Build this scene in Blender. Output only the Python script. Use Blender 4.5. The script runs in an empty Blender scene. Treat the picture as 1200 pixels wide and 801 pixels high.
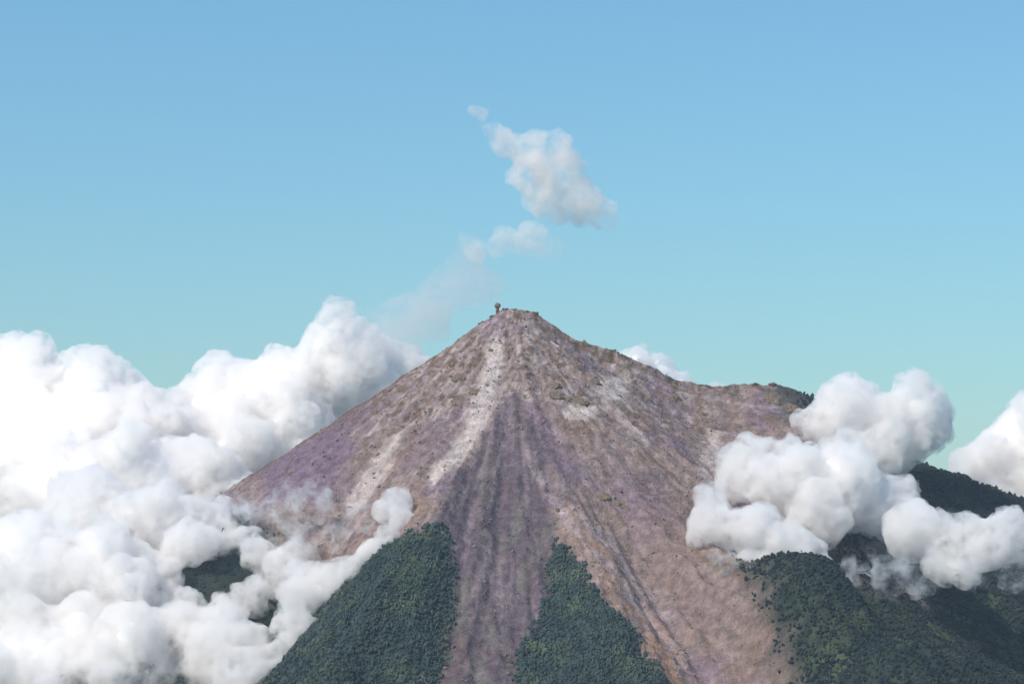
import bpy, math, random
import numpy as np
from mathutils import Vector, noise as mnoise

# ------------------------------------------------------------------ camera, sky, sun, exposure
S = bpy.context.scene
C = S.collection
R = math.radians
CAM_Z = 1200.0
PITCH = R(5.7)
cam_d = bpy.data.cameras.new('camera')
cam_d.lens = 90.0
cam_d.sensor_width = 36.0
cam_d.clip_start = 1.0
cam_d.clip_end = 400000.0
cam = bpy.data.objects.new('camera', cam_d)
cam.location = (0, 0, CAM_Z)
cam.rotation_euler = (R(90) + PITCH, 0, 0)
C.objects.link(cam)
S.camera = cam

SUN_EL = R(47)
SUN_AZ = R(-128)          # compass-like: 0 = +Y (away from the camera), positive to the right
w = bpy.data.worlds.new('World')
S.world = w
w.use_nodes = True
nt = w.node_tree
sky = nt.nodes.new('ShaderNodeTexSky')
sky.sky_type = 'NISHITA'
sky.sun_disc = False
sky.sun_elevation = SUN_EL
sky.sun_rotation = SUN_AZ
sky.altitude = 2500
sky.air_density = 2.2
sky.dust_density = 2.2
sky.ozone_density = 10.0
bg = nt.nodes['Background']
bg.inputs['Strength'].default_value = 0.126
clear = nt.nodes.new('ShaderNodeMix')          # clear, thin mountain air: the whole sky a little cleaner and more cyan
clear.data_type = 'RGBA'
clear.blend_type = 'MULTIPLY'
clear.inputs[0].default_value = 1.0
clear.inputs[7].default_value = (0.84, 1.045, 1.02, 1)
nt.links.new(sky.outputs['Color'], clear.inputs[6])
nt.links.new(clear.outputs[2], bg.inputs['Color'])

sun_d = bpy.data.lights.new('sun', 'SUN')
sun_d.energy = 4.6
sun_d.angle = R(0.53)
sun_d.color = (1.0, 0.915, 0.79)
sun = bpy.data.objects.new('sun', sun_d)
to_sun = Vector((math.sin(SUN_AZ) * math.cos(SUN_EL), math.cos(SUN_AZ) * math.cos(SUN_EL), math.sin(SUN_EL)))
sun.rotation_euler = to_sun.to_track_quat('Z', 'Y').to_euler()
sun.location = (-3000, 3000, 6000)
C.objects.link(sun)

S.view_settings.view_transform = 'Standard'
S.view_settings.look = 'None'
S.view_settings.exposure = 0.06
S.view_settings.gamma = 1.0
S.view_settings.use_curve_mapping = False
S.cycles.volume_bounces = 12
S.cycles.max_bounces = 20
S.cycles.transparent_max_bounces = 32

# ------------------------------------------------------------------ helpers
CT, ST = math.cos(PITCH), math.sin(PITCH)
F = 3000.0


def at(px, py, Y):
    """point of the place seen at (px, py) of the 1200 x 801 photograph, Y metres away"""
    u, v = (px - 600.0) / F, (400.5 - py) / F
    d = (u, CT - v * ST, ST + v * CT)
    t = Y / d[1]
    return np.array((d[0] * t, Y, CAM_Z + d[2] * t))


def smooth(a, b, x):
    t = np.clip((np.asarray(x, float) - a) / (b - a), 0, 1)
    return t * t * (3 - 2 * t)


def _hash(ix, iy, seed):
    h = (ix.astype(np.int64) * 374761393 + iy.astype(np.int64) * 668265263 + seed * 974634777) & 0xFFFFFFFF
    h = ((h ^ (h >> 13)) * 1274126177) & 0xFFFFFFFF
    h = (h ^ (h >> 16)) & 0xFFFFFFFF
    return h / 4294967295.0


def vnoise(x, y, seed=0):
    """smooth 2-D gradient noise in about -1 .. 1"""
    x = np.asarray(x, float); y = np.asarray(y, float)
    ix, iy = np.floor(x), np.floor(y)
    fx, fy = x - ix, y - iy
    ux = fx * fx * fx * (fx * (fx * 6 - 15) + 10)
    uy = fy * fy * fy * (fy * (fy * 6 - 15) + 10)

    def g(dx, dy):
        a = _hash(ix + dx, iy + dy, seed) * 2 * math.pi
        return np.cos(a) * (fx - dx) + np.sin(a) * (fy - dy)
    a = g(0, 0) * (1 - ux) + g(1, 0) * ux
    b = g(0, 1) * (1 - ux) + g(1, 1) * ux
    return (a * (1 - uy) + b * uy) * 1.5


def fbm(x, y, seed=0, octaves=4, gain=0.5, lac=2.03):
    s, a, n = 0, 1.0, 0.0
    for k in range(octaves):
        s = s + a * vnoise(x, y, seed + 17 * k)
        n += a
        a *= gain
        x = x * lac + 11.3; y = y * lac - 7.1
    return s / n


def ridged(x, y, seed=0, octaves=4):
    s, a, n = 0, 1.0, 0.0
    for k in range(octaves):
        s = s + a * (1 - 2 * np.abs(vnoise(x, y, seed + 31 * k)))
        n += a
        a *= 0.5
        x = x * 2.07 + 3.7; y = y * 2.07 + 5.9
    return s / n


def make_mesh(name, verts, faces, smooth_shade=True):
    me = bpy.data.meshes.new(name)
    verts = np.asarray(verts, np.float32); faces = np.asarray(faces, np.int32)
    n, k = faces.shape
    me.vertices.add(len(verts)); me.vertices.foreach_set('co', verts.ravel())
    me.loops.add(n * k); me.loops.foreach_set('vertex_index', faces.ravel())
    me.polygons.add(n); me.polygons.foreach_set('loop_start', np.arange(0, n * k, k, dtype=np.int32))
    me.polygons.foreach_set('use_smooth', np.full(n, smooth_shade))
    me.update(calc_edges=True)
    return me


def link(name, me, mat=None, parent=None, loc=None):
    o = bpy.data.objects.new(name, me)
    C.objects.link(o)
    if mat is not None:
        me.materials.clear(); me.materials.append(mat)
    if parent is not None:
        o.parent = parent
    if loc is not None:
        o.location = loc
    return o


def tag(o, label=None, cat=None, group=None, kind=None):
    if label: o['label'] = label
    if cat: o['category'] = cat
    if group: o['group'] = group
    if kind: o['kind'] = kind
    return o


def nodes(name):
    m = bpy.data.materials.new(name)
    m.use_nodes = True
    return m, m.node_tree, m.node_tree.nodes, m.node_tree.links


# ------------------------------------------------------------------ the shape of the land
AX, AY = 0.0, 9000.0       # axis of the cone


def pts(rows):
    r = np.array(rows, float)
    return r[:, 0], r[:, 1]


CONE_R, CONE_Z = pts([(0, 2216), (45, 2204), (300, 2018), (600, 1815), (950, 1588), (1300, 1352), (1700, 1108), (2100, 890),
                      (2600, 660), (3200, 440), (4000, 240), (5200, 60), (7000, -60)])
RID_X, RID_Z = pts([(0, 2200), (75, 2207), (120, 2176), (190, 2124), (280, 2088), (375, 2056), (480, 2010), (570, 1968), (660, 1946), (750, 1938),
                    (870, 1943), (960, 1940), (1050, 1906), (1150, 1840), (1250, 1770), (1350, 1698), (1560, 1640), (1800, 1528), (2100, 1390), (2600, 1130),
                    (3200, 820), (4200, 400), (5200, 100)])


def smax(a, b, k):
    h = np.clip(0.5 + 0.5 * (a - b) / k, 0, 1)
    return b * (1 - h) + a * h + k * h * (1 - h)


def height(x, y, detail=True):
    x = np.asarray(x, float); y = np.asarray(y, float)
    dx, dy = x - AX, y - AY
    r = np.hypot(dx, dy) + 1e-6
    phi = np.degrees(np.arctan2(dx, -dy))        # 0 towards the camera, -90 left, +90 right
    z = np.interp(r, CONE_R, CONE_Z)
    # the shoulder running out to the right, and on into the forested back ridge
    cy = AY + 60 * np.sin(x / 700.0) - 40
    crest = np.interp(x, RID_X, RID_Z)
    fall = np.abs(y - cy)
    sl = 0.86 - 0.28 * smooth(80, 750, x)
    zr = crest - sl * fall + 0.000035 * fall ** 2 * (fall < 6000)
    zr = np.where(x < 0, -5000, zr - 3)
    k = 16 + 60 * smooth(300, 900, x)
    z = np.where(x > 0, smax(z, np.where(x < 0, z - 500, zr) - k * 0.25 * 0, k * 0 + 14), z)
    # the rib of the front slope and the gully left of it, full of cloud
    rr = smooth(650, 1500, r)
    z = z + 95 * rr * np.exp(-((phi + 12.2 + 1.2 * np.sin(r / 300)) / 6.0) ** 2)
    z = z - 240 * smooth(800, 1500, r) * np.exp(-((phi + 29.5) / 8.0) ** 2)
    z = z + 60 * smooth(900, 1600, r) * np.exp(-((phi - 9.5) / 4.0) ** 2)
    z = z - 45 * smooth(700, 1500, r) * np.exp(-((phi - 15.5) / 3.2) ** 2)
    z = z + 70 * smooth(900, 1700, r) * np.exp(-((phi - 24) / 5.0) ** 2)
    z = z - 110 * smooth(1100, 1900, r) * np.exp(-((phi - 36) / 6.5) ** 2)
    # foothill in the lower right and small ones on the far left
    z = z + 330 * np.exp(-(((x - 1330) / 420) ** 2 + ((y - 6700) / 420) ** 2))
    z = z + 200 * np.exp(-(((x - 900) / 220) ** 2 + ((y - 7350) / 260) ** 2))
    if detail:
        # gullies run down the fall line: noise stretched along r
        pa = np.degrees(np.arctan2(dx, -(y - 8720)))
        rp = np.hypot(dx, y - 8720)
        front = smooth(250, 700, r) * (np.abs(pa) < 89)
        g = ridged(pa / 5.0 + 0.25 * fbm(rp / 260, pa / 14, 3, 2), rp / 1500, 5, 4)
        z = z + front * np.minimum(r / 1500, 1.25) * 21 * g * (1 - 0.4 * smooth(60, 89, np.abs(pa)))
        g3 = ridged(pa / 1.9 + 0.35 * fbm(rp / 130, pa / 6, 33, 3), rp / 600, 35, 4)
        z = z + front * np.minimum(r / 1500, 1.2) * 9 * g3
        g2 = ridged(phi / 7.0 + 0.3 * fbm(r / 220, phi / 9, 9, 2), r / 700, 8, 4)
        z = z + np.minimum(r / 400, 1) * 15 * g2
        z = z + 14 * fbm(x / 90, y / 90, 21, 4) * smooth(20, 200, r)
        low = smooth(1200, 2200, r)
        z = z + low * 55 * fbm(x / 420, y / 420, 40, 4)
        z = z + 6 * fbm(x / 22, y / 22, 60, 2) * smooth(60, 300, r)
        # a little crater rim
        z = z + 15 * np.exp(-((r - 42) / 22) ** 2) * fbm(phi / 13, r / 40, 77, 3) + 3 * smooth(260, 30, r) * fbm(x / 9, y / 9, 78, 2)
    return z


def hit(px, py):
    """where the ray through a photograph pixel meets the land: (x, y)"""
    Y = np.arange(5200, 13000, 6.0)
    u, v = (px - 600.0) / F, (400.5 - py) / F
    d = (u, CT - v * ST, ST + v * CT)
    t = Y / d[1]
    X = d[0] * t
    Z = CAM_Z + d[2] * t
    h = height(X, Y, False)
    i = np.argmax(h >= Z)
    if h[i] < Z[i]:
        i = int(np.argmin(Z - h))
    return X[i], Y[i]


def poly_dist(x, y, poly):
    """signed distance to a polygon in plan, positive inside"""
    P = np.array(poly, float)
    d = np.full(x.shape, 1e18)
    inside = np.zeros(x.shape, bool)
    n = len(P)
    for i in range(n):
        ax, ay = P[i]; bx, by = P[(i + 1) % n]
        ex, ey = bx - ax, by - ay
        L = ex * ex + ey * ey + 1e-9
        t = np.clip(((x - ax) * ex + (y - ay) * ey) / L, 0, 1)
        d = np.minimum(d, (x - ax - t * ex) ** 2 + (y - ay - t * ey) ** 2)
        c = ((ay > y) != (by > y)) & (x < ex * (y - ay) / (ey + 1e-12) + ax)
        inside ^= c
    d = np.sqrt(d)
    return np.where(inside, d, -d)


def plan(pixels):
    return [hit(*p) for p in pixels]


# what covers the ground where, in plan
FOREST = [plan([(500, 622), (528, 632), (532, 700), (528, 760), (520, 830), (300, 830), (345, 775), (420, 690), (470, 640)]),
          plan([(648, 642), (668, 655), (700, 695), (740, 745), (780, 805), (800, 850), (600, 850), (606, 770), (632, 715), (640, 670)])]
CHUTE = plan([(640, 600), (668, 598), (722, 665), (790, 750), (850, 860), (790, 860), (740, 745), (672, 655), (650, 625)])
FAN = plan([(600, 462), (640, 530), (655, 600), (645, 680), (640, 850), (510, 850), (520, 700), (500, 620), (530, 560), (575, 500)])


def cover(x, y, z):
    """forest, orange scree, mauve fan, dark scrub"""
    wx = x + 26 * fbm(x / 70, y / 70, 101, 3) + 40 * fbm(x / 260, y / 260, 104, 2)
    wy = y + 50 * fbm(x / 70, y / 70, 102, 3)
    r = np.hypot(x - AX, y - AY)
    phi = np.degrees(np.arctan2(x - AX, -(y - AY)))
    f = np.zeros(x.shape)
    for P in FOREST:
        f = np.maximum(f, smooth(-16, 34, poly_dist(wx, wy, P) + 22 * fbm(x / 24, y / 24, 106, 2)))
    nz = fbm(x / 300, y / 300, 120, 4)
    # lower slopes right of the bare fan, and the outer slopes on both sides
    lim = np.interp(phi, [-180, -95, -60, -35, -24, -12.5, -9.5, -7, -5.6, 12, 19, 23, 28, 36, 50, 70, 86, 92, 100, 180],
                    [1700, 1250, 1120, 1190, 1330, 1385, 1430, 1560, 9000, 9000, 2280, 1780, 1500, 1480, 1400, 1280, 1180, 1000, 900, 1500])
    f = np.maximum(f, smooth(-50 - 170 * smooth(0, 15, phi), 60 + 190 * smooth(0, 15, phi), r - lim + (90 + 260 * smooth(-5, 10, phi)) * (nz + 0.6 * fbm(x / 70, y / 90, 121, 3) * smooth(-5, 10, phi))))
    # back ridge behind the right-hand clouds
    f = np.maximum(f, smooth(860, 960, x + 60 * nz) * smooth(9040, 8930, y + 60 * nz - 0.1 * x) * smooth(8700, 8900, y + 50 * nz + 0.05 * x) * 0.8 * smooth(1700, 1860, z))
    f = np.maximum(f, smooth(1150, 1300, x + 80 * nz) * smooth(8200, 8500, y))
    f = np.maximum(f, smooth(9050, 9200, y) * smooth(2000, 1700, z))
    ch = smooth(-30, 60, poly_dist(wx, wy, CHUTE))
    fan = smooth(-14, 24, poly_dist(wx, wy, FAN))
    return f, ch, fan


# ------------------------------------------------------------------ materials of the land
def attr(N, name):
    n = N.new('ShaderNodeAttribute'); n.attribute_name = name
    return n


def mixc(N, L, fac, a, b):
    m = N.new('ShaderNodeMix'); m.data_type = 'RGBA'
    for sock, v in ((m.inputs[0], fac), (m.inputs[6], a), (m.inputs[7], b)):
        if hasattr(v, 'is_linked'):
            L.new(v, sock)
        elif isinstance(v, (int, float)):
            sock.default_value = v
        else:
            sock.default_value = (*v, 1)
    return m.outputs[2]


def ramp(N, L, src, a, b):
    m = N.new('ShaderNodeMapRange'); m.interpolation_type = 'SMOOTHSTEP'
    m.inputs['From Min'].default_value = a; m.inputs['From Max'].default_value = b
    L.new(src, m.inputs['Value'])
    return m.outputs['Result']


def noise_tex(N, L, vec, scale, detail=4, rough=0.6):
    n = N.new('ShaderNodeTexNoise')
    n.inputs['Scale'].default_value = scale
    n.inputs['Detail'].default_value = detail
    n.inputs['Roughness'].default_value = rough
    if vec is not None:
        L.new(vec, n.inputs['Vector'])
    return n


def land_material():
    m, t, N, L = nodes('ash_and_rock')
    b = N['Principled BSDF']
    b.inputs['Roughness'].default_value = 0.95
    b.inputs['Specular IOR Level'].default_value = 0.1
    geo = N.new('ShaderNodeNewGeometry')
    col = attr(N, 'tint')
    n1 = noise_tex(N, L, geo.outputs['Position'], 0.03, 6, 0.65)
    n2 = noise_tex(N, L, geo.outputs['Position'], 0.11, 4, 0.6)
    mul = N.new('ShaderNodeMath'); mul.operation = 'MULTIPLY_ADD'
    L.new(ramp(N, L, n1.outputs['Fac'], 0.25, 0.75), mul.inputs[0]); mul.inputs[1].default_value = 0.7; mul.inputs[2].default_value = 0.65
    mul2 = N.new('ShaderNodeMath'); mul2.operation = 'MULTIPLY_ADD'
    L.new(ramp(N, L, n2.outputs['Fac'], 0.25, 0.75), mul2.inputs[0]); mul2.inputs[1].default_value = 0.36; mul2.inputs[2].default_value = 0.82
    mm = N.new('ShaderNodeMath'); mm.operation = 'MULTIPLY'
    L.new(mul.outputs[0], mm.inputs[0]); L.new(mul2.outputs[0], mm.inputs[1])
    sc = N.new('ShaderNodeVectorMath'); sc.operation = 'SCALE'
    L.new(col.outputs['Color'], sc.inputs[0]); L.new(mm.outputs[0], sc.inputs['Scale'])
    L.new(sc.outputs[0], b.inputs['Base Color'])
    bump = N.new('ShaderNodeBump'); bump.inputs['Strength'].default_value = 0.9; bump.inputs['Distance'].default_value = 8
    L.new(n2.outputs['Fac'], bump.inputs['Height']); L.new(bump.outputs[0], b.inputs['Normal'])
    return m


LAND = land_material()


def tint(x, y, z):
    """albedo of the bare ground: ash, scoria and rock as they lie"""
    n = x.shape
    r = np.hypot(x - AX, y - AY)
    phi = np.degrees(np.arctan2(x - AX, -(y - AY)))
    pa = np.degrees(np.arctan2(x - AX, -(y - 8720)))
    rp = np.hypot(x - AX, y - 8720)
    f, ch, fan = cover(x, y, z)

    def mix(c, d, t):
        return c * (1 - t[:, None]) + np.array(d)[None, :] * t[:, None]
    c = np.tile(np.array([[0.275, 0.218, 0.205]]), (len(x), 1))
    # broad warm / mauve drift
    c = mix(c, (0.245, 0.170, 0.125), 0.75 * smooth(-0.1, 0.45, fbm(x / 240, y / 240, 201, 4)))
    c = mix(c, (0.215, 0.158, 0.212), 0.75 * smooth(0.0, 0.4, fbm(x / 210, y / 300, 202, 4)))
    # streaks down the fall line
    st = fbm(phi / 3.2 + 0.5 * fbm(r / 150, phi / 6, 7, 2), r / 420, 210, 5, 0.6)
    up = 1 - smooth(700, 1500, r)
    c = mix(c, (0.46, 0.40, 0.385), 0.75 * smooth(0.08, 0.42, st) * (0.4 + 0.6 * up))
    c = mix(c, (0.185, 0.125, 0.085), 0.7 * smooth(0.08, 0.42, -st) * (0.5 + 0.5 * up))
    # blotches of brown rock and pale ash on the upper cone
    bl = fbm(x / 42, (y - 0.4 * z) / 60, 220, 4, 0.6)
    c = mix(c, (0.150, 0.096, 0.050), 0.9 * smooth(0.12, 0.32, bl) * (0.25 + 0.75 * smooth(1000, 300, r)))
    c = mix(c, (0.50, 0.44, 0.42), 0.7 * smooth(0.16, 0.40, -bl) * smooth(900, 350, r))
    b2 = fbm(x / 20 + 9, (y - 0.5 * z) / 26, 226, 3, 0.6)
    c = mix(c, (0.120, 0.080, 0.042), 0.8 * smooth(0.12, 0.34, b2) * (0.35 + 0.65 * smooth(1100, 300, r)))
    c = mix(c, (0.52, 0.46, 0.45), 0.5 * smooth(0.15, 0.38, -b2) * (0.3 + 0.7 * smooth(1000, 300, r)))
    left = smooth(-45, -62, phi) * smooth(250, 600, r)
    c = mix(c, (0.150, 0.104, 0.118), 0.8 * left * smooth(-0.45, 0.2, fbm(x / 80, y / 80, 228, 3)))
    # pale tongue below the summit on the left, pale patch on the right
    for poly, amt in PALE:
        c = mix(c, (0.54, 0.48, 0.45), amt * smooth(-15, 25, poly_dist(x + 18 * fbm(x / 40, y / 40, 230, 3), y + 30 * fbm(x / 45, y / 45, 231, 3), poly)))
    for poly, amt in MAUVE:
        c = mix(c, (0.185, 0.135, 0.190), amt * smooth(-30, 40, poly_dist(x + 30 * fbm(x / 60, y / 60, 232, 3), y + 50 * fbm(x / 60, y / 60, 233, 3), poly)))
    # the fan of grey mauve debris, with flow lines
    fl = fbm(pa / 2.2 + 0.4 * fbm(rp / 200, pa / 5, 17, 2), rp / 700, 240, 5, 0.6)
    c = mix(c, (0.128, 0.100, 0.120), 0.94 * fan)
    gg = fan * smooth(0.0, 0.35, fbm(x / 55, y / 170, 242, 3))
    c = mix(c, (0.170, 0.165, 0.145), 0.75 * gg * smooth(700, 1200, r))
    c = mix(c, (0.26, 0.21, 0.225), 0.6 * fan * smooth(0.05, 0.30, fl))
    c = mix(c, (0.150, 0.115, 0.110), 0.6 * fan * smooth(0.1, 0.4, -fl))
    c = mix(c, (0.35, 0.225, 0.150), 0.85 * ch * smooth(-0.5, 0.2, fbm(x / 60, y / 120, 241, 3)))
    c = mix(c, (0.46, 0.39, 0.39), 0.5 * ch * smooth(0.05, 0.3, fl))
    for poly, amt in LEVEE:
        c = mix(c, (0.42, 0.35, 0.36), amt * smooth(-8, 14, poly_dist(x + 10 * fbm(x / 40, y / 60, 234, 3), y, poly)) * smooth(-0.5, 0.1, fbm(x / 30, y / 90, 235, 3)))
    rim = smooth(-72, -82, phi) * smooth(-108, -96, phi) * smooth(80, 200, r)
    c = mix(c, (0.135, 0.092, 0.050), 0.75 * rim)
    # lower right slope: tan streaks
    lr = smooth(15, 23, phi) * smooth(46, 36, phi) * smooth(900, 1300, r)
    c = mix(c, (0.235, 0.172, 0.150), 0.65 * lr)
    c = mix(c, (0.16, 0.12, 0.085), 0.6 * lr * smooth(0.05, 0.3, fl))
    # dark scrubby soil along the crests and under the forest
    edge = smooth(0.0, 0.3, fbm(x / 60, y / 60, 250, 3)) * smooth(80, 20, np.abs(y - (AY + 60 * np.sin(x / 700) - 40))) * smooth(60, 150, x)
    c = mix(c, (0.08, 0.06, 0.035), 0.8 * edge)
    g = fbm(x / 160, y / 160, 260, 4)
    forest_col = np.tile(np.array([[0.026, 0.036, 0.030]]), (len(x), 1))  # forest floor, its tone lowered too in place of cloud shade
    forest_col = mix(forest_col, (0.060, 0.075, 0.042), smooth(0.0, 0.5, g))
    c = c * (1 - f[:, None]) + forest_col * f[:, None]
    return np.clip(c * (f[:, None] + (1 - f[:, None]) * np.array([[0.84, 0.785, 0.775]])), 0.01, 0.9), f


PALE = [(plan([(575, 395), (592, 395), (588, 440), (575, 500), (545, 545), (505, 575), (500, 560), (540, 510), (560, 460)]), 1.0),
        (plan([(697, 440), (738, 440), (735, 475), (705, 478)]), 0.9),
        (plan([(655, 480), (715, 480), (690, 500), (655, 495)]), 0.8),
        (plan([(455, 520), (490, 490), (450, 570), (420, 610), (400, 600)]), 0.75),
        (plan([(830, 500), (850, 520), (835, 580), (815, 560)]), 0.7)]
LEVEE = [(plan([(606, 500), (626, 545), (652, 590), (702, 655), (750, 712), (800, 775), (786, 775), (740, 716), (690, 655), (640, 592), (615, 545)]), 0.75),
         (plan([(662, 600), (676, 600), (735, 668), (795, 735), (788, 742), (722, 668)]), 0.55),
         (plan([(618, 705), (624, 705), (652, 778), (644, 780)]), 0.7)]
MAUVE = [(plan([(300, 560), (400, 500), (420, 530), (380, 610), (310, 600)]), 0.85),
         (plan([(480, 505), (540, 490), (530, 540), (470, 560)]), 0.45),
         (plan([(720, 560), (775, 560), (800, 640), (750, 650)]), 0.45),
         (plan([(600, 470), (640, 480), (700, 580), (640, 560)]), 0.6)]


def build_land():
    x = np.concatenate([np.arange(-4200, -1500, 22.0), np.arange(-1500, 1750, 6.6), np.arange(1750, 4201, 20.0)])
    y = np.concatenate([np.arange(5200, 6400, 15.0), np.arange(6400, 9120, 6.6), np.arange(9120, 9400, 12.0), np.arange(9400, 13430, 40.0)])
    X, Y = np.meshgrid(x, y)
    nx, ny = len(x), len(y)
    xf, yf = X.ravel(), Y.ravel()
    # a touch of irregularity so that rows do not show
    xf = xf + 2.5 * vnoise(xf / 13, yf / 13, 5)
    z = height(xf, yf)
    e = np.minimum(np.minimum(xf + 4200, 4190 - xf), np.minimum(yf - 5200, 13400 - yf))
    z = z * smooth(-60, 700, e) - 70 * (1 - smooth(0, 500, e))
    idx = np.arange(nx * ny).reshape(ny, nx)
    faces = np.stack([idx[:-1, :-1], idx[:-1, 1:], idx[1:, 1:], idx[1:, :-1]], -1).reshape(-1, 4)
    me = make_mesh('volcano', np.stack([xf, yf, z], 1), faces)
    c, f = tint(xf, yf, z)
    a = me.color_attributes.new('tint', 'FLOAT_COLOR', 'POINT')
    a.data.foreach_set('color', np.concatenate([c, np.ones((len(c), 1))], 1).astype(np.float32).ravel())
    o = link('volcano', me, LAND)
    tag(o, 'steep grey and mauve ash volcano with bare gullied cone and forested foot', kind='structure')
    return o, xf, yf, z, f


volcano, LX, LY, LZ, LF = build_land()


def build_ground():
    m, t, N, L = nodes('lowland')
    b = N['Principled BSDF']; b.inputs['Roughness'].default_value = 0.95
    geo = N.new('ShaderNodeNewGeometry')
    n1 = noise_tex(N, L, geo.outputs['Position'], 0.0009, 8, 0.6)
    n2 = noise_tex(N, L, geo.outputs['Position'], 0.012, 5, 0.6)
    c = mixc(N, L, ramp(N, L, n1.outputs['Fac'], 0.35, 0.65), (0.045, 0.062, 0.042), (0.10, 0.105, 0.06))
    c = mixc(N, L, ramp(N, L, n2.outputs['Fac'], 0.4, 0.7), c, (0.05, 0.06, 0.035))
    L.new(c, b.inputs['Base Color'])
    k = np.linspace(-1, 1, 161)
    s = np.sign(k) * (np.abs(k) ** 2.2) * 60000
    X, Y = np.meshgrid(s, s + 7000)
    xf, yf = X.ravel(), Y.ravel()
    z = -20 + 45 * fbm(xf / 2600, yf / 2600, 300, 3)
    n = len(k)
    idx = np.arange(n * n).reshape(n, n)
    faces = np.stack([idx[:-1, :-1], idx[:-1, 1:], idx[1:, 1:], idx[1:, :-1]], -1).reshape(-1, 4)
    o = link('ground', make_mesh('ground', np.stack([xf, yf, z], 1), faces), m)
    tag(o, kind='structure')


build_ground()
#SECTION2
# ------------------------------------------------------------------ clouds
def vnoise3(p, seed=0):
    i = np.floor(p).astype(np.int64); f = p - i
    u = f * f * f * (f * (f * 6 - 15) + 10)
    out = 0
    for cx in (0, 1):
        for cy in (0, 1):
            for cz in (0, 1):
                h = (i[:, 0] + cx) * 374761393 + (i[:, 1] + cy) * 668265263 + (i[:, 2] + cz) * 2147483647 + seed * 974634777
                h &= 0xFFFFFFFF
                h = ((h ^ (h >> 13)) * 1274126177) & 0xFFFFFFFF
                h = (h ^ (h >> 16)) & 0xFFFFFFFF
                val = h / 4294967295.0 * 2 - 1
                wgt = (u[:, 0] if cx else 1 - u[:, 0]) * (u[:, 1] if cy else 1 - u[:, 1]) * (u[:, 2] if cz else 1 - u[:, 2])
                out = out + wgt * val
    return out


def fbm3(p, seed=0, octaves=4, gain=0.55):
    s, a, n = 0, 1.0, 0.0
    for k in range(octaves):
        s = s + a * vnoise3(p, seed + 13 * k)
        n += a; a *= gain
        p = p * 2.03 + 5.3
    return s / n


def cloud_body_material():
    m, t, N, L = nodes('cloud_body')
    b = N['Principled BSDF']
    b.inputs['Base Color'].default_value = (0.975, 0.963, 0.955, 1)
    b.inputs['Roughness'].default_value = 1.0
    b.inputs['Specular IOR Level'].default_value = 0.0
    b.inputs['Subsurface Weight'].default_value = 1.0
    b.inputs['Subsurface Radius'].default_value = (1, 1, 1)
    b.inputs['Subsurface Scale'].default_value = 45.0
    return m


def vapour_material(name, density, aniso=0.2, color=(1, 1, 1), scale=0.016, lo=0.36, hi=0.62, step=0.35):
    m, t, N, L = nodes(name)
    N.remove(N['Principled BSDF'])
    v = N.new('ShaderNodeVolumePrincipled')
    v.inputs['Color'].default_value = (*color, 1)
    v.inputs['Density'].default_value = density
    v.inputs['Anisotropy'].default_value = aniso
    if scale:
        geo = N.new('ShaderNodeNewGeometry')
        n = noise_tex(N, L, geo.outputs['Position'], scale, 8, 0.68)
        mr = ramp(N, L, n.outputs['Fac'], lo, hi)
        mu = N.new('ShaderNodeMath'); mu.operation = 'MULTIPLY'
        L.new(mr, mu.inputs[0]); mu.inputs[1].default_value = density
        L.new(mu.outputs[0], v.inputs['Density'])
        m.cycles.volume_step_rate = step
    L.new(v.outputs[0], N['Material Output'].inputs['Volume'])
    # a faint diffuse skin added over the volume shell: all but clear
    tr = N.new('ShaderNodeBsdfTransparent'); di = N.new('ShaderNodeBsdfDiffuse')
    di.inputs['Color'].default_value = (0.95, 0.95, 0.95, 1)
    mx = N.new('ShaderNodeMixShader'); mx.inputs[0].default_value = 0.01
    L.new(tr.outputs[0], mx.inputs[1]); L.new(di.outputs[0], mx.inputs[2])
    L.new(mx.outputs[0], N['Material Output'].inputs['Surface'])
    return m


BODY = cloud_body_material()
VAPOUR = vapour_material('cloud_vapour', 0.046, color=(1, 0.985, 0.974), scale=0.024, lo=0.375, hi=0.62, step=0.08)
VAPOUR_PUFF = vapour_material('drifting_puff', 0.023, scale=0.014, lo=0.36, hi=0.72, step=0.15, color=(1, 0.965, 0.94), aniso=-0.15)
VAPOUR_VEIL = vapour_material('thin_veil', 0.012, scale=0.009, lo=0.40, hi=0.70, step=0.2, color=(1, 0.97, 0.94), aniso=-0.15)
VAPOUR_WISP = vapour_material('torn_wisp', 0.030, scale=0.016, lo=0.47, hi=0.72, step=0.1)
VAPOUR_SMOKE = vapour_material('crater_smoke', 0.0068, scale=0.006, lo=0.34, hi=0.70, step=0.2, color=(1, 0.96, 0.96))

ICO = None


def ico():
    global ICO
    if ICO is None:
        import bmesh
        bm = bmesh.new(); bmesh.ops.create_icosphere(bm, subdivisions=3, radius=1)
        v = np.array([p.co[:] for p in bm.verts]); f = np.array([[q.index for q in p.verts] for p in bm.faces])
        bm.free(); ICO = (v, f)
    return ICO


def puffs(lumps, rng, n1=7, n2=5, up=0.45, s1=0.5, s2=0.45):
    """grow smaller puffs on the tops and fronts of the big ones"""
    big = [(np.array(c), r) for c, r in lumps]
    out = list(big)
    lev1 = []
    for c, r in big:
        for _ in range(n1):
            d = rng.normal(size=3); d[2] += up; d[1] -= 0.3; d /= np.linalg.norm(d)
            q = r * s1 * rng.uniform(0.7, 1.15)
            lev1.append((c + d * (r * 0.98 - q * 0.35), q))
    out += lev1
    for c, r in lev1:
        for _ in range(n2):
            d = rng.normal(size=3); d[2] += up; d[1] -= 0.3; d /= np.linalg.norm(d)
            q = r * s2 * rng.uniform(0.6, 1.15)
            out.append((c + d * (r * 0.98 - q * 0.3), q))
    return out


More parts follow.
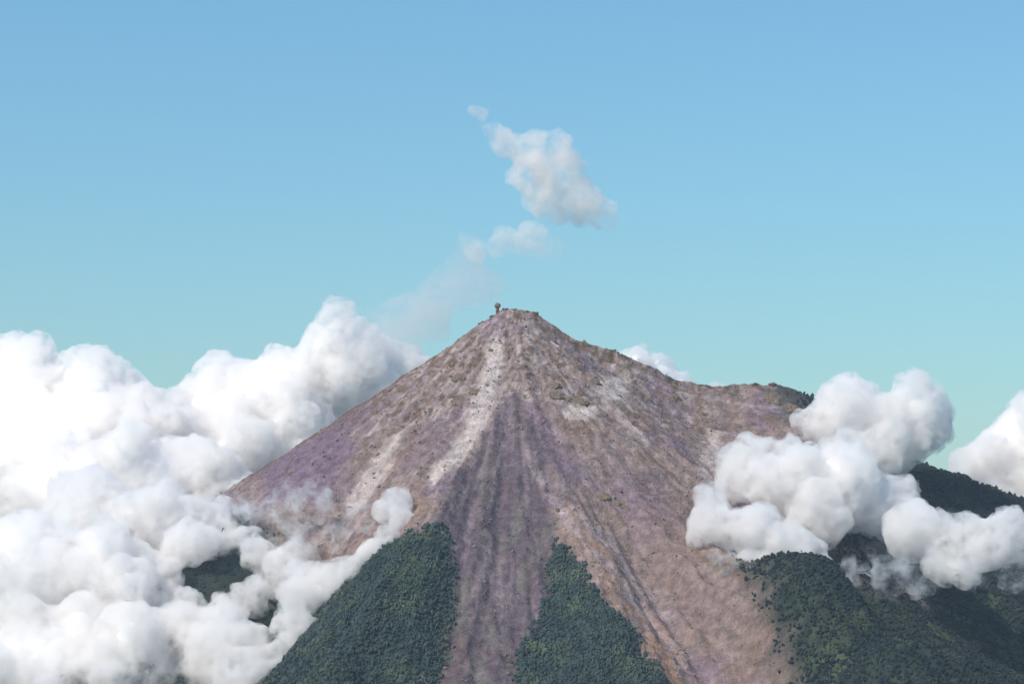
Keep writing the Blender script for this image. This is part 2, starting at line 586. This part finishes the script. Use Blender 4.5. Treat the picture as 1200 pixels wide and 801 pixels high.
def largest_piece(me):
    n = len(me.vertices)
    e = np.empty(len(me.edges) * 2, np.int32); me.edges.foreach_get('vertices', e); e = e.reshape(-1, 2)
    lab = np.arange(n)
    while True:
        m = np.minimum(lab[e[:, 0]], lab[e[:, 1]])
        new = lab.copy()
        np.minimum.at(new, e[:, 0], m); np.minimum.at(new, e[:, 1], m)
        new = new[new]
        if (new == lab).all():
            break
        lab = new
    u, c = np.unique(lab, return_counts=True)
    if len(u) == 1:
        return me
    import bmesh
    keep = u[np.argmax(c)]
    bm = bmesh.new(); bm.from_mesh(me); bm.verts.ensure_lookup_table()
    bmesh.ops.delete(bm, geom=[bm.verts[i] for i in np.flatnonzero(lab != keep)], context='VERTS')
    bm.to_mesh(me); bm.free()
    return me


def union_mesh(name, balls, voxel, wob, seed, inset=0.0, relax=8):
    v0, f0 = ico()
    V, Fc, k = [], [], 0
    for c, r in balls:
        q = r - inset
        if q < voxel * 1.2:
            continue
        V.append(v0 * q + c); Fc.append(f0 + k); k += len(v0)
    if not V:
        return None
    me = make_mesh(name + '_balls', np.concatenate(V), np.concatenate(Fc))
    o = bpy.data.objects.new('tmp', me); C.objects.link(o)
    md = o.modifiers.new('r', 'REMESH'); md.mode = 'VOXEL'; md.voxel_size = voxel
    sm = o.modifiers.new('s', 'SMOOTH'); sm.factor = 0.5; sm.iterations = relax
    dg = bpy.context.evaluated_depsgraph_get()
    me2 = bpy.data.meshes.new_from_object(o.evaluated_get(dg))
    bpy.data.objects.remove(o); bpy.data.meshes.remove(me)
    n = len(me2.vertices)
    co = np.empty(n * 3, np.float32); me2.vertices.foreach_get('co', co); co = co.reshape(-1, 3).astype(float)
    no = np.empty(n * 3, np.float32); me2.vertices.foreach_get('normal', no); no = no.reshape(-1, 3)
    for amp, size, sd in wob:
        co = co + no * (amp * fbm3(co / size, seed + sd, 3))[:, None]
    me2.vertices.foreach_set('co', co.astype(np.float32).ravel())
    me2.polygons.foreach_set('use_smooth', np.ones(len(me2.polygons), bool))
    me2.name = name
    me2.update()
    if inset:
        me2 = largest_piece(me2)
    return me2


def cloud(name, label, cat, spec, seed, voxel=11.0, inset=62.0, mat=None, n1=7, n2=5, group=None, wob=None, core=True, up=0.45, s1=0.5):
    """spec: (px, py, radius in px, distance): the big lumps"""
    rng = np.random.default_rng(seed)
    lumps = []
    for px, py, rp, Y in spec:
        p = at(px, py, Y); lumps.append((p, rp * Y / F))
    base = np.mean([p for p, r in lumps], 0); base[2] = min(p[2] - r for p, r in lumps)
    balls = [(c - base, r) for c, r in puffs(lumps, rng, n1, n2, up, s1)]
    wob = wob or [(34, 110, 1), (16, 40, 2)]
    body = union_mesh(name, balls, voxel, wob, seed, inset, 14) if core else None
    shell = union_mesh('vapour', balls, voxel, wob, seed)
    if body is not None:
        o = link(name, body, BODY, loc=base)
        link('vapour', shell, mat or VAPOUR, parent=o)
    else:
        o = link(name, shell, mat or VAPOUR, loc=base)
    if cat == 'cloud':
        group = 'clouds gathered round the volcano'
    tag(o, label, cat, group)
    return o


# behind the left flank and left of it
cloud('cumulus_cloud', 'broad white cloud bank with a flat top at the far left above the low cloud', 'cloud',
      [(20, 492, 80, 9800), (105, 490, 68, 9700), (165, 515, 62, 9600), (60, 570, 110, 9600), (165, 600, 90, 9300), (-60, 480, 80, 9900)], 3)
cloud('cumulus_cloud', 'white cloud with a narrow tower rising behind the left flank of the volcano', 'cloud',
      [(275, 490, 66, 9900), (330, 468, 56, 9900), (396, 366, 17, 9900), (402, 392, 26, 9900), (380, 405, 30, 9900), (425, 415, 30, 9900), (400, 440, 44, 9900), (250, 560, 80, 9700), (340, 540, 80, 9900), (430, 480, 46, 10000),
       (480, 432, 26, 10000), (455, 418, 22, 10000), (250, 600, 60, 9300)], 4)
cloud('cumulus_cloud', 'low white cloud lapping round the foot of the left flank', 'cloud',
      [(30, 690, 90, 7900), (130, 690, 64, 7900), (180, 630, 55, 8200), (215, 760, 55, 7750), (60, 800, 90, 7700), (160, 800, 80, 7700), (265, 770, 58, 7600),
       (180, 700, 36, 7900), (110, 620, 70, 8300), (238, 612, 34, 8150), (285, 640, 26, 8060), (262, 592, 18, 8250), (215, 650, 30, 8050), (250, 640, 24, 8000), (222, 640, 28, 7950), (302, 655, 20, 7950), (190, 672, 26, 7900), (292, 705, 22, 7800), (262, 722, 26, 7750), (212, 712, 24, 7800), (300, 800, 50, 7500), (330, 780, 30, 7500)], 5)
cloud('cumulus_cloud', 'white cloud tucked between the left flank and the forested rib', 'cloud',
      [(328, 682, 36, 7950), (375, 698, 38, 7750), (412, 680, 30, 7700), (345, 735, 28, 7560), (300, 650, 24, 8050), (438, 658, 20, 7720), (455, 645, 14, 7700)], 13)
cloud('small_cloud', 'small white puff caught in the gully above the forested rib', 'cloud',
      [(464, 590, 19, 7800), (446, 600, 13, 7820), (472, 612, 16, 7740), (455, 632, 16, 7680), (440, 648, 16, 7680)], 6, voxel=7, core=False, wob=[(14, 60, 1), (8, 24, 2)])
cloud('cloud_wisp', 'torn thin wisp of cloud across the mauve left flank', 'cloud',
      [(300, 612, 26, 8100), (335, 602, 24, 8050), (370, 590, 20, 8000), (395, 628, 22, 7950), (350, 642, 26, 7950), (420, 612, 20, 7900), (270, 590, 20, 8250)], 14, voxel=8, mat=VAPOUR_WISP, core=False, wob=[(60, 90, 1), (24, 34, 2)])
# behind the right shoulder
cloud('cumulus_cloud', 'bright cloud top peeping over the dip in the right-hand crest', 'cloud',
      [(752, 428, 22, 9700), (775, 442, 22, 9700), (732, 426, 15, 9700), (790, 470, 30, 9700)], 7, voxel=8, inset=26, wob=[(14, 60, 1), (8, 24, 2)])
cloud('cumulus_cloud', 'thin white rim of cloud along the flat part of the right-hand crest', 'cloud',
      [(838, 462, 15, 9700), (870, 464, 15, 9700), (900, 468, 15, 9700)], 17, voxel=8, inset=22, wob=[(12, 60, 1), (6, 24, 2)])
# right-hand cumulus
cloud('cumulus_cloud', 'rounded twin-headed white cloud standing over the end of the right shoulder', 'cloud',
      [(992, 486, 44, 8700), (1074, 490, 44, 8750), (1035, 515, 46, 8700), (958, 496, 24, 8650), (938, 492, 13, 8650), (1010, 540, 36, 8600)], 8)
cloud('cumulus_cloud', 'long white cloud hiding the slope below the right shoulder', 'cloud',
      [(872, 548, 36, 8000), (925, 562, 46, 7950), (985, 566, 50, 7950), (1035, 592, 42, 7950), (955, 606, 40, 7850), (1075, 605, 24, 7850), (1005, 596, 20, 7900)], 9)
cloud('cumulus_cloud', 'lowest of the right-hand clouds with its round head against the bare slope', 'cloud',
      [(832, 614, 34, 7750), (880, 630, 40, 7700), (922, 645, 34, 7620), (880, 664, 22, 7600), (950, 655, 24, 7600), (915, 672, 18, 7550)], 10)
cloud('cumulus_cloud', 'ragged strip of cloud below the dark forested back ridge', 'cloud',
      [(1075, 630, 32, 7750), (1125, 636, 34, 7700), (1185, 630, 32, 7700), (1235, 634, 34, 7700), (1060, 612, 28, 7800), (1100, 660, 22, 7650), (1155, 640, 30, 7650), (1130, 668, 16, 7600)], 11)
cloud('cloud_wisp', 'faint brownish shreds of cloud hanging below the lowest right-hand cloud', 'cloud',
      [(850, 665, 26, 7500), (895, 684, 26, 7450), (945, 680, 24, 7450), (990, 672, 22, 7450), (1040, 672, 26, 7450), (1085, 678, 26, 7450), (1140, 678, 22, 7450), (1190, 668, 22, 7500)], 15, voxel=8, mat=VAPOUR_WISP, core=False, wob=[(60, 90, 1), (24, 34, 2)])
cloud('cumulus_cloud', 'tall white cloud at the right edge behind the dark back ridge', 'cloud',
      [(1180, 532, 42, 10000), (1215, 502, 46, 10000), (1146, 556, 32, 10000), (1240, 570, 70, 10000), (1170, 575, 40, 10000)], 12)
# above the summit
cloud('drifting_puff', 'slanting whitish puff of vapour adrift in the blue above the summit', 'smoke puff',
      [(598, 168, 21, 9100), (622, 178, 28, 9100), (652, 188, 27, 9100), (615, 205, 22, 9100), (645, 212, 31, 9100), (675, 234, 28, 9100), (704, 250, 19, 9100), (635, 238, 20, 9100), (582, 152, 12, 9100), (655, 255, 14, 9100)],
      21, voxel=8, mat=VAPOUR_PUFF, core=False, up=0)
cloud('drifting_wisp', 'tiny pale wisp at the upper left tip of the drifting puff', 'smoke wisp', [(562, 136, 9, 9100), (554, 132, 7, 9100)], 22, voxel=6, mat=VAPOUR_PUFF, core=False, up=0)
cloud('vapour_veil', 'faint veil of vapour between the summit and the drifting puff', 'smoke veil',
      [(555, 292, 17, 9100), (590, 285, 20, 9100), (625, 280, 22, 9100), (650, 290, 13, 9100)], 23, voxel=9, mat=VAPOUR_VEIL, core=False, up=0)
cloud('crater_smoke', 'thin pinkish smoke drifting left from behind the crater', 'smoke plume',
      [(548, 300, 18, 9400), (575, 335, 16, 9400), (545, 320, 22, 9430), (560, 345, 18, 9400), (535, 345, 26, 9450), (500, 365, 32, 9500), (465, 385, 36, 9550), (440, 400, 36, 9600), (520, 325, 16, 9450)], 24, voxel=12, mat=VAPOUR_SMOKE, core=False, up=0.2)

# ------------------------------------------------------------------ rocks
def rock_material(name='dark_rock', lo=(0.075, 0.050, 0.028), hi=(0.19, 0.135, 0.085)):
    m, t, N, L = nodes(name)
    b = N['Principled BSDF']; b.inputs['Roughness'].default_value = 0.9
    geo = N.new('ShaderNodeNewGeometry')
    n = noise_tex(N, L, geo.outputs['Position'], 0.12, 5, 0.65)
    c = mixc(N, L, ramp(N, L, n.outputs['Fac'], 0.35, 0.65), lo, hi)
    L.new(c, b.inputs['Base Color'])
    return m


ROCK = rock_material()
SCREE = rock_material('loose_scree', (0.10, 0.075, 0.060), (0.27, 0.22, 0.20))


def lump(name, size, seed, parent=None, loc=None, shear=0.0, sub=3):
    import bmesh
    bm = bmesh.new(); bmesh.ops.create_icosphere(bm, subdivisions=sub, radius=1)
    v = np.array([p.co[:] for p in bm.verts]); f = np.array([[q.index for q in p.verts] for p in bm.faces]); bm.free()
    v = v * (1 + 0.45 * fbm3(v * 1.3, seed, 3) + 0.18 * np.round(2 * fbm3(v * 2.2, seed + 5, 2)))[:, None]
    v = v * np.array(size)
    v[:, 2] += shear * v[:, 1]
    return link(name, make_mesh(name, v, f, False), ROCK, parent, loc)


rng = np.random.default_rng(8)
OUT = [(652, 469, 7, 4), (664, 471, 5, 3), (678, 475, 8, 4), (708, 590, 6, 3), (722, 595, 8, 4), (733, 600, 5, 3), (538, 448, 8, 3), (557, 465, 7, 3), (532, 468, 6, 3),
       (685, 403, 4, 6), (610, 392, 4, 5), (556, 398, 4, 3), (474, 458, 7, 3), (440, 487, 5, 3), (511, 428, 6, 3), (528, 430, 5, 4), (730, 435, 5, 3), (835, 505, 6, 5),
       (823, 488, 5, 4), (790, 470, 5, 4), (596, 505, 3, 5), (653, 603, 3, 7), (430, 620, 6, 3), (340, 560, 5, 4), (650, 455, 6, 3), (698, 452, 5, 3), (760, 470, 5, 4),
       (905, 470, 9, 5), (925, 478, 8, 4), (615, 432, 3, 5), (575, 412, 3, 4), (545, 412, 5, 3)]
for i, (px, py, wx, hz) in enumerate(OUT):
    x, y = hit(px, py)
    z = float(height(np.array([x]), np.array([y]))[0])
    k = y / F
    lump('rock_outcrop', (1.15 * wx * k, 0.9 * wx * k, hz * k * 0.75), 400 + i, volcano, (x, y, z - 0.22 * hz * k), 0.62)
for i, (px, wx, hz) in enumerate([(566, 4, 2.2), (577, 5, 2.6), (592, 5, 2.0), (604, 4, 1.8), (617, 5, 2.6), (628, 4, 2.0), (738, 4, 2.2), (724, 3, 2.0), (905, 6, 2.5), (885, 5, 2.0)]):
    ys = np.arange(8850, 9120, 2.0)
    xs = (px - 600) / F * (ys * CT + 850 * ST)
    zz = height(xs, ys)
    j = int(np.argmax((zz - CAM_Z) / ys))
    lump('crest_rock', (wx * 2.4, wx * 2.0, hz * 2.8), 500 + i, volcano, (xs[j], ys[j], zz[j] - hz * 1.5))

def scree():
    rng = np.random.default_rng(55)
    fw = LY * CT + (LZ - CAM_Z) * ST
    px = 600 + F * LX / fw
    py = 400.5 - F * (-LY * ST + (LZ - CAM_Z) * CT) / fw
    k = np.flatnonzero((LF < 0.15) & (LY < 9030) & (px > 220) & (px < 1000) & (py > 350) & (py < 815))
    k = rng.choice(k, 10000)
    x = LX[k] + rng.uniform(-4, 4, len(k)); y = LY[k] + rng.uniform(-4, 4, len(k))
    r = np.hypot(x - AX, y - AY)
    keep = rng.random(len(k)) < np.clip(0.35 + 1.3 * fbm(x / 70, y / 90, 950, 3) + 0.35 * smooth(900, 200, r), 0.04, 1)
    x, y = x[keep], y[keep]
    n = len(x)
    z = height(x, y)
    import bmesh
    bm = bmesh.new(); bmesh.ops.create_icosphere(bm, subdivisions=0, radius=1)
    v0 = np.array([p.co[:] for p in bm.verts]); f0 = np.array([[q.index for q in p.verts] for p in bm.faces]); bm.free()
    nv = len(v0)
    sz = 1.0 + 4.2 * rng.random(n) ** 3.5
    V = v0[None] * sz[:, None, None] * rng.uniform(0.6, 1.3, (n, nv, 1)) * rng.uniform(0.7, 1.5, (n, 1, 3))
    V = V + np.stack([x, y, z + 0.25 * sz], 1)[:, None, :]
    Fc = f0[None] + (np.arange(n) * nv)[:, None, None]
    o = link('scree', make_mesh('scree', V.reshape(-1, 3), Fc.reshape(-1, 3), False), SCREE, volcano)
    tag(o, kind='stuff')


scree()

# the knob standing on the left end of the crater rim: a narrow neck and a wider head
ys = np.arange(8880, 9080, 2.0); xs = (583 - 600) / F * (ys * CT + 1010 * ST); zz = height(xs, ys)
j = int(np.argmax((zz - CAM_Z) / ys))
v0, f0 = ico()
kn = v0.copy()
t = (kn[:, 2] + 1) / 2
rad = np.interp(t, [0, 0.2, 0.42, 0.62, 0.8, 1.0], [1.15, 0.75, 0.5, 1.15, 1.2, 0.9])
kn[:, :2] *= (rad * 10)[:, None]
kn[:, 2] *= 19
kn = kn * (1 + 0.35 * fbm3(v0 * 1.7, 71, 3))[:, None]
pin = link('rock_pinnacle', make_mesh('rock_pinnacle', kn, f0, False), ROCK, None, (xs[j], ys[j], zz[j] + 15))
tag(pin, 'small dark knob of rock sticking up from the left end of the crater rim', 'rock')

# ------------------------------------------------------------------ forest: a far-off wood seen as one mass
def leaf_material(name, a, b_, c_):
    m, t, N, L = nodes(name)
    b = N['Principled BSDF']; b.inputs['Roughness'].default_value = 0.85
    b.inputs['Specular IOR Level'].default_value = 0.2
    at_ = attr(N, 'tone')
    c = mixc(N, L, ramp(N, L, at_.outputs['Fac'], 0.0, 0.6), a, b_)
    c = mixc(N, L, ramp(N, L, at_.outputs['Fac'], 0.6, 1.0), c, c_)
    L.new(c, b.inputs['Base Color'])
    return m


def forest(label, px0, px1, py0, py1, count, seed, mat, size=(2.2, 5.8), behind=False):
    rng = np.random.default_rng(seed)
    k = np.flatnonzero((LF > 0.2) & (LY < (9400 if behind else 9000)))
    fw = LY[k] * CT + (LZ[k] - CAM_Z) * ST
    px = 600 + F * LX[k] / fw
    py = 400.5 - F * (-LY[k] * ST + (LZ[k] - CAM_Z) * CT) / fw
    k = k[(px > px0) & (px < px1) & (py > py0) & (py < py1)]
    k = rng.choice(k, count)
    x = LX[k] + rng.uniform(-6, 6, count); y = LY[k] + rng.uniform(-6, 6, count)
    z = height(x, y)
    keep = rng.random(count) < np.clip(LF[k] * 1.5 - 0.5 + 0.6 * fbm(x / 40, y / 40, 900, 2), 0.03, 1)
    x, y, z = x[keep], y[keep], z[keep]
    n = len(x)
    import bmesh
    bm = bmesh.new(); bmesh.ops.create_icosphere(bm, subdivisions=0, radius=1)
    v0 = np.array([p.co[:] for p in bm.verts]); f0 = np.array([[q.index for q in p.verts] for p in bm.faces]); bm.free()
    nv = len(v0)
    s = (size[0] + (size[1] - size[0]) * rng.random(n) ** 1.7) * (1 + 0.4 * fbm(x / 60, y / 60, 901, 2))
    V = v0[None] * (s[:, None, None] * np.array([1, 1, 1.15])) * rng.uniform(0.55, 1.45, (n, nv, 1))
    V = V + np.stack([x, y, z + s * 0.75], 1)[:, None, :]
    Fc = f0[None] + (np.arange(n) * nv)[:, None, None]
    me = make_mesh('forest', V.reshape(-1, 3), Fc.reshape(-1, 3), False)
    tone = np.clip(0.5 + 0.9 * fbm(x / 120, y / 120, 905, 3) + rng.normal(0, 0.12, n), 0, 1)
    a = me.attributes.new('tone', 'FLOAT', 'POINT')
    a.data.foreach_set('value', np.repeat(tone, nv).astype(np.float32))
    o = link('forest', me, mat)
    tag(o, label, 'forest', kind='stuff')
    return o


GREEN = leaf_material('forest_green', (0.026, 0.044, 0.048), (0.042, 0.066, 0.060), (0.080, 0.100, 0.064))
SHADED = leaf_material('forest_cloud_shade', (0.009, 0.015, 0.020), (0.017, 0.027, 0.029), (0.042, 0.052, 0.036))  # darker copy of the forest colours, cloud shade put into them
forest('wedge of blue green forest on the rib left of the bare fan', 320, 545, 600, 830, 11000, 31, GREEN)
forest('narrow triangle of forest between the bare fan and the orange scree', 590, 810, 630, 830, 9000, 32, GREEN)
forest('forest with cloud shade in its colour on the lower right slopes and foothill', 830, 1240, 560, 840, 26000, 33, SHADED)
forest('forest with shade in its nearly black colour on the back ridge at the right', 935, 1260, 430, 640, 9000, 34, SHADED, behind=True)
forest('dark forest glimpsed through gaps in the left-hand cloud', 150, 420, 560, 830, 5000, 35, SHADED)

# ------------------------------------------------------------------ haze
def haze():
    m = vapour_material('haze_air', 1.15e-5, 0.3, (0.78, 0.88, 1.0), scale=None)
    N = m.node_tree.nodes; L = m.node_tree.links
    for l in list(N['Material Output'].inputs['Surface'].links):
        L.remove(l)
    x0, x1, y0, y1, z0, z1 = -61000, 61000, -54000, 68000, -100, 3100
    v = [(x, y, z) for z in (z0, z1) for y in (y0, y1) for x in (x0, x1)]
    f = [(0, 2, 3, 1), (4, 5, 7, 6), (0, 1, 5, 4), (2, 6, 7, 3), (0, 4, 6, 2), (1, 3, 7, 5)]
    o = link('haze', make_mesh('haze', v, f, False), m)
    tag(o, kind='stuff')


haze()
